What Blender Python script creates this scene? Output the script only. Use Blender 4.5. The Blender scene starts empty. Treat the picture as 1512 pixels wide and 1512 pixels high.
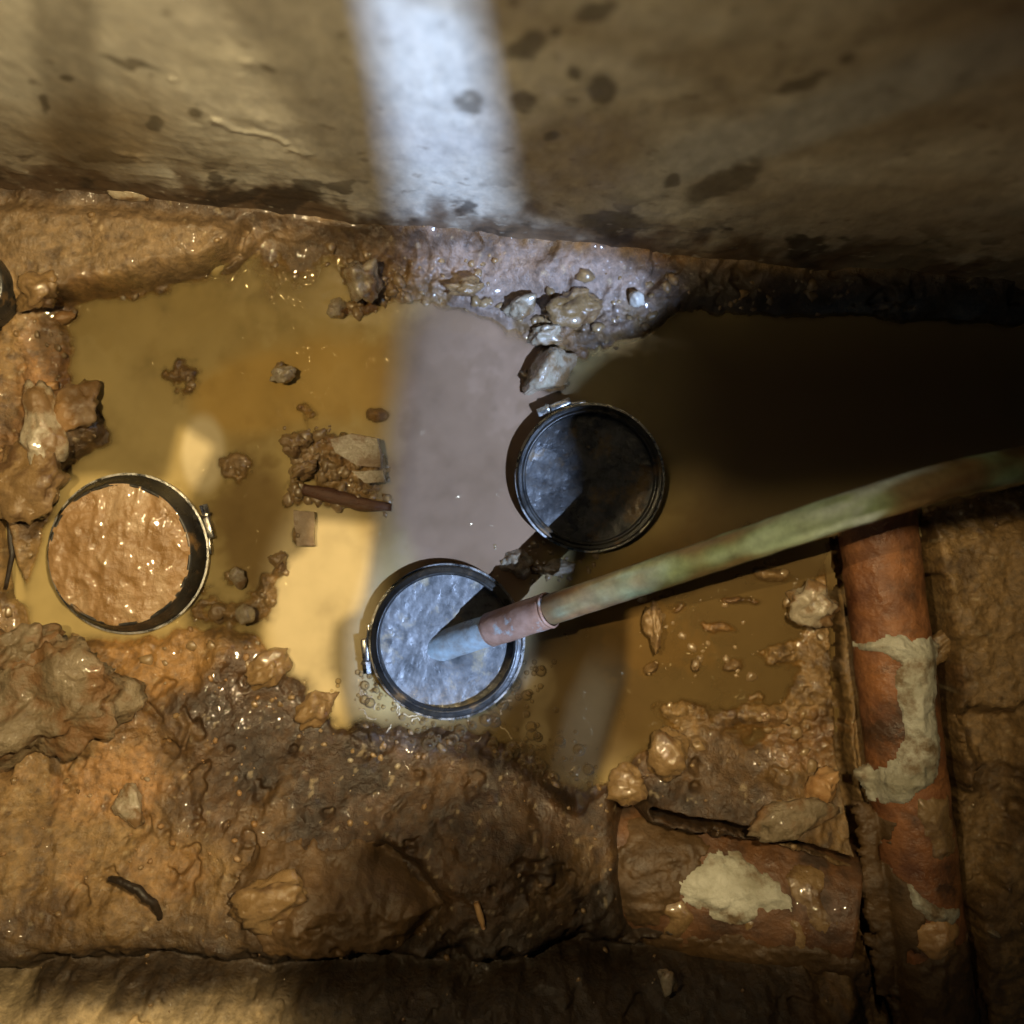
import bpy, bmesh, math, random
import numpy as np
from mathutils import Vector, Matrix, noise as mnoise
from mathutils.geometry import delaunay_2d_cdt

random.seed(7)
SC = bpy.context.scene
COL = SC.collection
H = 0.77                 # camera height over the water (m)
S = 0.72 / 1512          # metres per photograph pixel on the water plane

def P(px, py, z=0.0):
    f = (H - z) / H
    return Vector(((px - 756) * S * f, (756 - py) * S * f, z))

# ------------------------------------------------------------ camera
cam_d = bpy.data.cameras.new('camera')
cam = bpy.data.objects.new('camera', cam_d)
COL.objects.link(cam)
cam.location = (0, 0, H)
cam.rotation_euler = (0, 0, 0)
cam_d.angle = 2 * math.atan(0.36 / H)
cam_d.clip_start = 0.01
cam_d.clip_end = 100
cam_d.dof.use_dof = True
cam_d.dof.focus_distance = 0.725
cam_d.dof.aperture_fstop = 3.4
SC.camera = cam

# ------------------------------------------------------------ world and exposure
w = bpy.data.worlds.new('World')
SC.world = w
w.use_nodes = True
nt = w.node_tree
nt.nodes.clear()
sky = nt.nodes.new('ShaderNodeTexSky')
sky.sky_type = 'NISHITA'
sky.sun_disc = False
sky.sun_elevation = math.radians(4)
sky.sun_rotation = math.radians(200)
bg = nt.nodes.new('ShaderNodeBackground')
bg.inputs['Strength'].default_value = 0.012
wo = nt.nodes.new('ShaderNodeOutputWorld')
nt.links.new(sky.outputs[0], bg.inputs[0])
nt.links.new(bg.outputs[0], wo.inputs[0])
SC.view_settings.view_transform = 'Standard'
SC.view_settings.look = 'None'
SC.view_settings.gamma = 1
SC.view_settings.use_curve_mapping = False
SC.view_settings.exposure = 0

# ------------------------------------------------------------ torches
def spot(name, loc, aim, watts, colour, size, blend, radius):
    d = bpy.data.lights.new(name, 'SPOT')
    d.energy = watts
    d.color = colour
    d.spot_size = math.radians(size)
    d.spot_blend = blend
    d.shadow_soft_size = radius
    o = bpy.data.objects.new(name, d)
    COL.objects.link(o)
    o.location = loc
    o.rotation_euler = (Vector(aim) - Vector(loc)).to_track_quat('-Z', 'Y').to_euler()
    return o

LA = Vector((0.13, 0.105, 0.90))      # warm torch, held right of the viewer
LF = Vector((-0.25, 0.08, 0.90))      # second warm torch, wider and weaker
LC = Vector((0.40, -0.30, 0.80))      # cold white torch low on the near side
spot('warm_torch', LA, (-0.16, 0.01, 0), 39, (1.0, 0.79, 0.44), 74, 1.0, 0.0006)
spot('wide_torch', LF, (-0.08, 0.07, 0), 19, (1.0, 0.78, 0.42), 66, 1.0, 0.0020)
spot('cold_torch', LC, P(700, 520), 100, (0.44, 0.62, 1.0), 60, 0.3, 0.0022)

# ------------------------------------------------------------ numeric helpers
def hash2(ix, iy, seed):
    n = (ix.astype(np.int64) * 374761393 + iy.astype(np.int64) * 668265263 + seed * 1442695041) & 0xffffffff
    n = ((n ^ (n >> 13)) * 1274126177) & 0xffffffff
    n = n ^ (n >> 16)
    return (n & 0xffff) / 65535.0 * 2 - 1

def vnoise(x, y, seed):
    ix, iy = np.floor(x), np.floor(y)
    fx, fy = x - ix, y - iy
    ux, uy = fx * fx * fx * (fx * (fx * 6 - 15) + 10), fy * fy * fy * (fy * (fy * 6 - 15) + 10)
    a, b = hash2(ix, iy, seed), hash2(ix + 1, iy, seed)
    c, d = hash2(ix, iy + 1, seed), hash2(ix + 1, iy + 1, seed)
    return (a * (1 - ux) + b * ux) * (1 - uy) + (c * (1 - ux) + d * ux) * uy

def fbm(x, y, scale, octv=4, seed=0, gain=0.5):
    """scale = size in pixels of the largest lumps"""
    t, a, f, n = 0, 1.0, 1.0 / scale, 0
    ca, sa = 0.8, 0.6
    for o in range(octv):
        t = t + a * vnoise(x * f + 17.3 * o, y * f - 9.1 * o, seed + o)
        n += a
        a *= gain
        f *= 2.03
        x, y = ca * x - sa * y, sa * x + ca * y
    return t / n

def ridged(x, y, scale, octv=4, seed=0):
    t, a, n, s = 0, 1.0, 0, scale
    for o in range(octv):
        t = t + a * (1 - np.abs(vnoise(x / s + 5.1 * o, y / s + 3.7 * o, seed + o)) * 2)
        n += a
        a *= 0.5
        s *= 0.5
    return t / n

def sdf(px, py, poly):
    """signed distance to polygon, positive outside"""
    p = np.array(poly, float)
    q = np.roll(p, -1, 0)
    d = np.full(px.shape, 1e18)
    s = np.ones(px.shape)
    for (ax, ay), (bx, by) in zip(p, q):
        ex, ey = bx - ax, by - ay
        wx, wy = px - ax, py - ay
        t = np.clip((wx * ex + wy * ey) / (ex * ex + ey * ey + 1e-12), 0, 1)
        d = np.minimum(d, (wx - ex * t) ** 2 + (wy - ey * t) ** 2)
        c1, c2, c3 = py >= ay, py < by, ex * wy > ey * wx
        s = np.where((c1 & c2 & c3) | (~c1 & ~c2 & ~c3), -s, s)
    return s * np.sqrt(d)

def seg(px, py, pts):
    d = np.full(px.shape, 1e18)
    for (ax, ay), (bx, by) in zip(pts[:-1], pts[1:]):
        ex, ey = bx - ax, by - ay
        wx, wy = px - ax, py - ay
        t = np.clip((wx * ex + wy * ey) / (ex * ex + ey * ey + 1e-12), 0, 1)
        d = np.minimum(d, (wx - ex * t) ** 2 + (wy - ey * t) ** 2)
    return np.sqrt(d)

def sm(a, b, x):
    t = np.clip((x - a) / (b - a), 0, 1)
    return t * t * (3 - 2 * t)

def blob(px, py, cx, cy, rx, ry, rot=0.0):
    c, s = math.cos(rot), math.sin(rot)
    dx, dy = px - cx, py - cy
    u, v = (c * dx + s * dy) / rx, (-s * dx + c * dy) / ry
    return np.exp(-(u * u + v * v))

def mixc(c, col, f):
    return c * (1 - f[..., None]) + np.array(col) * f[..., None]

# ------------------------------------------------------------ mesh helpers
def tag(o, label=None, cat=None, group=None, kind=None):
    if label: o['label'] = label
    if cat: o['category'] = cat
    if group: o['group'] = group
    if kind: o['kind'] = kind
    return o

def link(name, me, mat, parent=None, smooth=True):
    o = bpy.data.objects.new(name, me)
    COL.objects.link(o)
    if mat: me.materials.append(mat)
    if smooth and len(me.polygons):
        me.polygons.foreach_set('use_smooth', [True] * len(me.polygons))
    if parent: o.parent = parent
    return o

def mesh_np(name, verts, faces, attrs=None):
    me = bpy.data.meshes.new(name)
    verts = np.asarray(verts, np.float32)
    faces = np.asarray(faces, np.int32)
    k = faces.shape[1]
    me.vertices.add(len(verts))
    me.vertices.foreach_set('co', verts.ravel())
    me.loops.add(faces.size)
    me.loops.foreach_set('vertex_index', faces.ravel())
    me.polygons.add(len(faces))
    me.polygons.foreach_set('loop_start', np.arange(0, faces.size, k, dtype=np.int32))
    me.update(calc_edges=True)
    for n, a in (attrs or {}).items():
        a = np.asarray(a, np.float32)
        if a.ndim == 1:
            at = me.attributes.new(n, 'FLOAT', 'POINT')
            at.data.foreach_set('value', a)
        else:
            at = me.attributes.new(n, 'FLOAT_COLOR', 'POINT')
            at.data.foreach_set('color', np.concatenate([a, np.ones((len(a), 1), np.float32)], 1).ravel())
    me.validate()
    return me

def grid_faces(nx, ny, keep=None):
    i = np.arange(nx - 1)[None, :] + np.arange(ny - 1)[:, None] * nx
    f = np.stack([i, i + 1, i + 1 + nx, i + nx], -1).reshape(-1, 4)
    if keep is not None:
        f = f[keep.ravel()[f].any(1)]
    return f

def compact(verts, faces, attrs):
    used = np.unique(faces)
    remap = np.full(len(verts), -1)
    remap[used] = np.arange(len(used))
    return verts[used], remap[faces], {k: v[used] for k, v in attrs.items()}

def empty(name, loc, label, cat, group=None):
    o = bpy.data.objects.new(name, None)
    o.empty_display_size = 0.02
    COL.objects.link(o)
    o.location = loc
    return tag(o, label, cat, group)

def lathe(prof, n=96, wob=0.0, seed=0):
    """closed or open profile [(r,z)...] about z"""
    vs, fs = [], []
    m = len(prof)
    for i in range(n):
        a = 2 * math.pi * i / n
        for r, z in prof:
            k = 1 + wob * mnoise.noise((math.cos(a) * 2 + seed, math.sin(a) * 2, z * 40))
            vs.append((r * k * math.cos(a), r * k * math.sin(a), z))
    for i in range(n):
        j = (i + 1) % n
        for k in range(m - 1):
            fs.append((i * m + k, j * m + k, j * m + k + 1, i * m + k + 1))
    me = bpy.data.meshes.new('lathe')
    me.from_pydata(vs, [], fs)
    me.update()
    return me

def bm_box(bm, size, mat4, bev=0.0):
    r = bmesh.ops.create_cube(bm, size=1.0, matrix=mat4 @ Matrix.Diagonal((*size, 1)))
    if bev:
        es = list({e for v in r['verts'] for e in v.link_edges})
        bmesh.ops.bevel(bm, geom=es, offset=bev, segments=2, affect='EDGES', profile=0.5)

def bm_cyl(bm, r, depth, mat4, seg_=16):
    bmesh.ops.create_cone(bm, cap_ends=True, segments=seg_, radius1=r, radius2=r, depth=depth, matrix=mat4)

def from_bm(bm, name='m'):
    me = bpy.data.meshes.new(name)
    bmesh.ops.recalc_face_normals(bm, faces=bm.faces[:])
    bm.to_mesh(me)
    bm.free()
    return me

def rock_mesh(rx, ry, rz, seed, sub=4, rough=0.32, facet=0.0):
    bm = bmesh.new()
    bmesh.ops.create_icosphere(bm, subdivisions=sub, radius=1)
    rnd = random.Random(seed)
    planes = [(Vector((rnd.gauss(0, 1), rnd.gauss(0, 1), rnd.gauss(0, 1))).normalized(), rnd.uniform(0.55, 0.9)) for _ in range(9)]
    off = Vector((seed * 3.1, seed * 1.7, seed * 0.9))
    for v in bm.verts:
        p = v.co.copy()
        if facet:
            for n, d in planes:
                t = p.dot(n) - d
                if t > 0: p -= n * t * facet
        k = 1 + rough * (mnoise.noise(p * 1.3 + off) + 0.5 * mnoise.noise(p * 3.1 + off) + 0.28 * mnoise.noise(p * 7 + off) + 0.12 * mnoise.noise(p * 15 + off))
        v.co = Vector((p.x * rx, p.y * ry, p.z * rz)) * k
    return from_bm(bm, 'rock')

def tube_mesh(pts, radii, n=20, caps=True, wob=0.0, seed=0):
    vs, fs = [], []
    m = len(pts)
    up = Vector((0, 0, 1))
    for i, p in enumerate(pts):
        t = (pts[min(i + 1, m - 1)] - pts[max(i - 1, 0)]).normalized()
        a = t.cross(up)
        if a.length < 1e-4: a = Vector((1, 0, 0))
        a.normalize()
        b = a.cross(t)
        for k in range(n):
            ang = 2 * math.pi * k / n
            d = a * math.cos(ang) + b * math.sin(ang)
            r = radii[i]
            if wob: r *= 1 + wob * (mnoise.noise(Vector((p.x * 60 + d.x * 2 + seed, p.y * 60 + d.y * 2, p.z * 60 + d.z * 2))) + 0.5 * mnoise.noise(Vector((p.x * 220 + d.x * 5 + seed, p.y * 220 + d.y * 5, d.z * 5))))
            vs.append(p + d * r)
    for i in range(m - 1):
        for k in range(n):
            l = (k + 1) % n
            fs.append((i * n + k, i * n + l, (i + 1) * n + l, (i + 1) * n + k))
    if caps:
        fs.append(tuple(range(n)))
        fs.append(tuple(range((m - 1) * n + n - 1, (m - 1) * n - 1, -1)))
    me = bpy.data.meshes.new('tube')
    me.from_pydata([tuple(v) for v in vs], [], fs)
    me.update()
    return me

# ------------------------------------------------------------ materials
def N(nt, t, **kw):
    n = nt.nodes.new(t)
    for k, v in kw.items():
        if k.startswith('i_'):
            key = k[2:]
            n.inputs[int(key) if key.isdigit() else key].default_value = v
        else:
            setattr(n, k, v)
    return n

def surface(name, col=None, col2=None, attr=None, scale=120, rough=(0.35, 0.7), bump=0.4, bscale=300, bdist=0.002,
            coat=0.0, metal=0.0, spec=0.5, wetattr=None, var=0.35, col3=None, c3scale=40, c3pos=(0.5, 0.62), stretch=None, spots=None):
    m = bpy.data.materials.new(name)
    m.use_nodes = True
    nt = m.node_tree
    bs = nt.nodes['Principled BSDF']
    L = nt.links.new
    tc = N(nt, 'ShaderNodeTexCoord')
    vec = tc.outputs['Object']
    if stretch:
        mp = N(nt, 'ShaderNodeMapping')
        mp.inputs['Scale'].default_value = stretch
        L(vec, mp.inputs[0])
        vec = mp.outputs[0]
    n1 = N(nt, 'ShaderNodeTexNoise', i_Scale=scale, i_Detail=8.0, i_Roughness=0.65)
    L(vec, n1.inputs['Vector'])
    if attr:
        base = N(nt, 'ShaderNodeAttribute', attribute_name=attr).outputs['Color']
        mr = N(nt, 'ShaderNodeMapRange')
        mr.inputs['From Min'].default_value = 0.3
        mr.inputs['From Max'].default_value = 0.7
        mr.inputs['To Min'].default_value = 1 - var
        mr.inputs['To Max'].default_value = 1 + var
        L(n1.outputs[0], mr.inputs[0])
        mu = N(nt, 'ShaderNodeVectorMath', operation='SCALE')
        L(base, mu.inputs[0])
        L(mr.outputs[0], mu.inputs['Scale'])
        c = mu.outputs[0]
    else:
        mr = N(nt, 'ShaderNodeMapRange', i_1=0.35, i_2=0.65)
        L(n1.outputs[0], mr.inputs[0])
        mx = N(nt, 'ShaderNodeMix', data_type='RGBA')
        mx.inputs[6].default_value = (*col, 1)
        mx.inputs[7].default_value = (*(col2 or col), 1)
        L(mr.outputs[0], mx.inputs[0])
        c = mx.outputs[2]
    if col3:
        n3 = N(nt, 'ShaderNodeTexNoise', i_Scale=c3scale, i_Detail=6.0, i_Roughness=0.62)
        L(vec, n3.inputs['Vector'])
        r3 = N(nt, 'ShaderNodeMapRange', i_1=c3pos[0], i_2=c3pos[1])
        L(n3.outputs[0], r3.inputs[0])
        m3 = N(nt, 'ShaderNodeMix', data_type='RGBA')
        m3.inputs[7].default_value = (*col3, 1)
        L(r3.outputs[0], m3.inputs[0])
        L(c, m3.inputs[6])
        c = m3.outputs[2]
    L(c, bs.inputs['Base Color'])
    n2 = N(nt, 'ShaderNodeTexNoise', i_Scale=bscale, i_Detail=7.0, i_Roughness=0.6)
    L(vec, n2.inputs['Vector'])
    bp = N(nt, 'ShaderNodeBump', i_Strength=bump, i_Distance=bdist)
    L(n2.outputs[0], bp.inputs['Height'])
    L(bp.outputs[0], bs.inputs['Normal'])
    rr = N(nt, 'ShaderNodeMapRange', i_1=0.35, i_2=0.65, i_3=rough[0], i_4=rough[1])
    n4 = N(nt, 'ShaderNodeTexNoise', i_Scale=bscale * 0.4, i_Detail=3.0)
    L(vec, n4.inputs['Vector'])
    L(n4.outputs[0], rr.inputs[0])
    ro = rr.outputs[0]
    if wetattr:
        wa = N(nt, 'ShaderNodeAttribute', attribute_name=wetattr)
        mw = N(nt, 'ShaderNodeMix', data_type='FLOAT')
        L(wa.outputs['Fac'], mw.inputs[0])
        L(ro, mw.inputs[2])
        mw.inputs[3].default_value = 0.16
        ro = mw.outputs[0]
    L(ro, bs.inputs['Roughness'])
    if wetattr:
        L(wa.outputs['Fac'], bs.inputs['Coat Weight'])
    bs.inputs['Metallic'].default_value = metal
    bs.inputs['Specular IOR Level'].default_value = spec
    bs.inputs['Coat Weight'].default_value = coat
    bs.inputs['Coat Roughness'].default_value = 0.06
    bs.inputs['Coat IOR'].default_value = 1.8
    return m

M = {}
M['ground'] = surface('wet_clay', attr='col', scale=170, rough=(0.38, 0.75), bump=0.55, bscale=330, bdist=0.003, wetattr='wet', var=0.45)
M['wall'] = surface('old_concrete', attr='col', scale=110, rough=(0.5, 0.8), bump=0.22, bscale=200, bdist=0.0015, var=0.22, spec=0.35, stretch=(1, 1, .5))
M['clay'] = surface('wet_orange_clay', (0.19, 0.10, 0.033), (0.29, 0.165, 0.068), scale=45, rough=(0.22, 0.55), bump=0.5, bscale=220, bdist=0.003, col3=(0.33, 0.215, 0.115), c3scale=30, coat=0.6)
M['rubber'] = surface('black_rubber', (0.012, 0.012, 0.012), (0.03, 0.026, 0.02), scale=90, rough=(0.22, 0.5), bump=0.15, col3=(0.16, 0.09, 0.035), c3scale=45, c3pos=(0.58, 0.7))
M['steel'] = surface('stainless_steel', (0.55, 0.54, 0.52), (0.36, 0.34, 0.30), scale=180, rough=(0.16, 0.4), metal=1.0, bump=0.1, col3=(0.2, 0.12, 0.05), c3scale=120, c3pos=(0.57, 0.72))
M['slurry'] = surface('grey_wet_slurry', (0.07, 0.07, 0.069), (0.19, 0.185, 0.18), scale=110, rough=(0.2, 0.55), bump=0.35, bscale=420, bdist=0.0012, col3=(0.30, 0.24, 0.15), c3scale=60, c3pos=(0.57, 0.70), coat=0.3)
M['grit'] = surface('dark_gritty_sludge', (0.022, 0.022, 0.023), (0.085, 0.082, 0.078), scale=130, rough=(0.15, 0.45), bump=0.35, bscale=260, bdist=0.0015, col3=(0.17, 0.105, 0.04), c3scale=42, c3pos=(0.56, 0.68), coat=0.25)
M['patina'] = surface('green_copper_patina', attr='col', scale=120, rough=(0.4, 0.7), bump=0.3, bscale=260, bdist=0.001, var=0.3)
M['copper'] = surface('tarnished_copper', (0.20, 0.10, 0.06), (0.34, 0.20, 0.14), scale=70, rough=(0.28, 0.55), bump=0.35, bscale=240, bdist=0.001, col3=(0.30, 0.34, 0.33), c3scale=55, c3pos=(0.56, 0.66))
M['bluegrey'] = surface('limescaled_copper', (0.33, 0.40, 0.42), (0.22, 0.20, 0.17), scale=80, rough=(0.25, 0.5), bump=0.4, bscale=260, bdist=0.001)
M['rust'] = surface('rusty_terracotta', (0.10, 0.036, 0.016), (0.29, 0.118, 0.042), scale=30, rough=(0.3, 0.7), bump=0.8, bscale=120, bdist=0.003, col3=(0.06, 0.028, 0.013), c3scale=22, c3pos=(0.53, 0.66), coat=0.12)
M['rustdark'] = surface('muddy_rust', (0.065, 0.03, 0.014), (0.185, 0.085, 0.034), scale=34, rough=(0.3, 0.7), bump=0.8, bscale=120, bdist=0.003, col3=(0.045, 0.024, 0.012), c3scale=24, c3pos=(0.5, 0.64), coat=0.12)
M['plaster'] = surface('dirty_plaster', (0.27, 0.245, 0.17), (0.50, 0.48, 0.39), scale=40, rough=(0.45, 0.75), bump=0.8, bscale=110, bdist=0.004, col3=(0.17, 0.115, 0.06), c3scale=45, c3pos=(0.50, 0.64))
M['rubble'] = surface('muddy_grey_concrete', (0.13, 0.09, 0.045), (0.23, 0.175, 0.105), scale=60, rough=(0.35, 0.75), bump=0.7, bscale=190, bdist=0.004, col3=(0.15, 0.075, 0.025), c3scale=35, c3pos=(0.46, 0.6), coat=0.15)
M['stone'] = surface('pale_wet_stone', (0.28, 0.225, 0.15), (0.40, 0.35, 0.26), scale=60, rough=(0.14, 0.4), bump=0.5, bscale=190, bdist=0.003, col3=(0.18, 0.105, 0.045), c3scale=55, c3pos=(0.44, 0.58), coat=0.8)
M['mudstone'] = surface('mud_coated_stone', (0.17, 0.10, 0.038), (0.26, 0.165, 0.075), scale=55, rough=(0.2, 0.5), bump=0.5, bscale=200, bdist=0.003, col3=(0.11, 0.058, 0.023), c3scale=45, coat=0.8)
M['orange'] = surface('orange_brick_crumb', (0.30, 0.15, 0.055), (0.42, 0.25, 0.11), scale=60, rough=(0.18, 0.5), bump=0.5, bscale=200, bdist=0.002)
M['film'] = surface('water_filmed_grit', (0.14, 0.085, 0.033), (0.26, 0.17, 0.08), scale=90, rough=(0.25, 0.5), bump=0.1, bscale=200, bdist=0.001, coat=1.0)
M['scum'] = surface('tan_scum', (0.36, 0.27, 0.15), (0.48, 0.38, 0.23), scale=120, rough=(0.2, 0.4), bump=0.1, coat=0.5)
M['white'] = surface('white_plastic', (0.65, 0.62, 0.55), (0.5, 0.46, 0.38), scale=70, rough=(0.2, 0.4), bump=0.1)
M['soilstone'] = surface('soil_covered_slab', (0.055, 0.03, 0.011), (0.115, 0.063, 0.024), scale=40, rough=(0.4, 0.7), bump=0.6, bscale=120, bdist=0.004)
M['root'] = surface('black_root', (0.012, 0.008, 0.005), (0.03, 0.018, 0.01), scale=90, rough=(0.4, 0.7), bump=0.4)
M['wood'] = surface('wet_wood', (0.19, 0.10, 0.035), (0.30, 0.17, 0.07), scale=50, rough=(0.3, 0.6), bump=0.5, stretch=(1, 6, 6))
M['darkwood'] = surface('dark_wet_wood', (0.07, 0.03, 0.015), (0.12, 0.055, 0.03), scale=50, rough=(0.25, 0.5), bump=0.5, stretch=(1, 6, 6))
M['board'] = surface('shade_board_wood', (0.12, 0.08, 0.05), (0.2, 0.14, 0.09), scale=20, rough=(0.5, 0.8), bump=0.3, stretch=(1, 8, 8))

def water_material():
    m = bpy.data.materials.new('muddy_water')
    m.use_nodes = True
    nt = m.node_tree
    nt.nodes.clear()
    L = nt.links.new
    out = N(nt, 'ShaderNodeOutputMaterial')
    col = N(nt, 'ShaderNodeAttribute', attribute_name='col')
    den = N(nt, 'ShaderNodeAttribute', attribute_name='turbid')
    dif = N(nt, 'ShaderNodeBsdfDiffuse')
    L(col.outputs['Color'], dif.inputs[0])
    tr = N(nt, 'ShaderNodeBsdfTransparent')
    tr.inputs[0].default_value = (0.92, 0.84, 0.66, 1)
    mx = N(nt, 'ShaderNodeMixShader')
    L(den.outputs['Fac'], mx.inputs[0])
    L(tr.outputs[0], mx.inputs[1])
    L(dif.outputs[0], mx.inputs[2])
    tc = N(nt, 'ShaderNodeTexCoord')
    n1 = N(nt, 'ShaderNodeTexNoise', i_Scale=45.0, i_Detail=2.0)
    L(tc.outputs['Object'], n1.inputs['Vector'])
    bp = N(nt, 'ShaderNodeBump', i_Strength=0.10, i_Distance=0.002)
    L(n1.outputs[0], bp.inputs['Height'])
    gl = N(nt, 'ShaderNodeBsdfGlossy', i_Roughness=0.03)
    L(bp.outputs[0], gl.inputs['Normal'])
    fr = N(nt, 'ShaderNodeFresnel', i_IOR=1.34)
    L(bp.outputs[0], fr.inputs['Normal'])
    m2 = N(nt, 'ShaderNodeMixShader')
    L(fr.outputs[0], m2.inputs[0])
    L(mx.outputs[0], m2.inputs[1])
    L(gl.outputs[0], m2.inputs[2])
    L(m2.outputs[0], out.inputs[0])
    return m
M['water'] = water_material()

def bubble_material():
    m = bpy.data.materials.new('bubble_film')
    m.use_nodes = True
    nt = m.node_tree
    nt.nodes.clear()
    L = nt.links.new
    out = N(nt, 'ShaderNodeOutputMaterial')
    tr = N(nt, 'ShaderNodeBsdfTransparent')
    tr.inputs[0].default_value = (0.95, 0.9, 0.8, 1)
    gl = N(nt, 'ShaderNodeBsdfGlossy', i_Roughness=0.06)
    df = N(nt, 'ShaderNodeBsdfDiffuse')
    df.inputs[0].default_value = (0.45, 0.33, 0.18, 1)
    lw = N(nt, 'ShaderNodeLayerWeight', i_Blend=0.35)
    m1 = N(nt, 'ShaderNodeMixShader')
    L(lw.outputs['Facing'], m1.inputs[0])
    L(tr.outputs[0], m1.inputs[1])
    L(df.outputs[0], m1.inputs[2])
    fr = N(nt, 'ShaderNodeFresnel', i_IOR=1.5)
    m2 = N(nt, 'ShaderNodeMixShader')
    L(fr.outputs[0], m2.inputs[0])
    L(m1.outputs[0], m2.inputs[1])
    L(gl.outputs[0], m2.inputs[2])
    L(m2.outputs[0], out.inputs[0])
    return m
M['bubble'] = bubble_material()

# ------------------------------------------------------------ ground
def axis(a0, a1, fine, o0, o1, coarse):
    return np.concatenate([np.arange(o0, a0 - coarse * .5, coarse), np.arange(a0, a1, fine), np.arange(a1, o1 + coarse, coarse)])

WATER = [(110, 445), (210, 425), (300, 408), (358, 385), (395, 362), (520, 366), (590, 415), (640, 432), (700, 455), (760, 490),
         (860, 520), (985, 455), (1100, 470), (1512, 490), (1700, 500), (1700, 700), (1420, 735), (1240, 790), (1228, 1085),
         (1110, 1090), (1010, 1065), (950, 1105), (905, 1160), (850, 1195), (790, 1150), (720, 1085), (600, 1078),
         (500, 1070), (440, 1003), (382, 950), (330, 925), (300, 935), (180, 955), (40, 938), (22, 860), (66, 770),
         (108, 690), (158, 640), (112, 565), (90, 480)]
ISLES = [(540, 412, 40, 38, .024), (500, 458, 16, 18, .013), (535, 458, 26, 12, .012), (418, 550, 22, 16, .013), (500, 672, 70, 42, .015), (520, 735, 60, 14, .010),
         (438, 655, 16, 22, .016), (455, 690, 22, 16, .014), (430, 730, 18, 30, .011), (445, 785, 22, 28, .010), (355, 905, 44, 18, .011), (415, 835, 14, 18, .013), (345, 850, 20, 22, .007), (395, 870, 30, 40, .006),
         (1195, 893, 40, 34, .020), (1135, 850, 40, 14, .012), (965, 925, 16, 40, .012), (1000, 900, 30, 20, .006), (800, 842, 60, 14, .005),
         (965, 990, 14, 14, .008), (1030, 985, 14, 12, .008), (1085, 985, 18, 16, .006), (810, 560, 50, 30, .008), (880, 470, 80, 40, .010), (645, 420, 70, 30, .012),
         (1120, 1030, 12, 12, .005), (1150, 965, 60, 26, .007), (1060, 930, 50, 16, .006), (1185, 1045, 46, 60, .011), (1000, 1045, 40, 18, .008), (1090, 885, 60, 12, .007), (1222, 960, 16, 120, .014), (1120, 1060, 70, 16, .010), (480, 705, 50, 55, .008), (545, 700, 50, 40, .010), (455, 610, 30, 30, .004), (300, 880, 30, 40, .004), (600, 400, 40, 30, .012), (560, 610, 30, 20, .006), (350, 690, 60, 50, .004), (270, 560, 60, 60, .002)]
PIPES = {'clay': (193, 817, .0555), 'copper': (661, 945, .0535), 'dark': (869, 706, .0505)}
GAPS = [([(1236, 830), (1244, 1000), (1252, 1150), (1270, 1262), (1280, 1330), (1298, 1460)], 16),
        ([(1372, 860), (1384, 960), (1392, 1100), (1405, 1200), (1408, 1290)], 11),
        ([(965, 1194), (1090, 1212), (1180, 1240), (1268, 1264)], 5)]

def wall_base_py(px):
    return np.interp(px, [-900, 0, 250, 540, 750, 1000, 1512, 2400], [240, 285, 300, 345, 372, 405, 432, 480])

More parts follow.
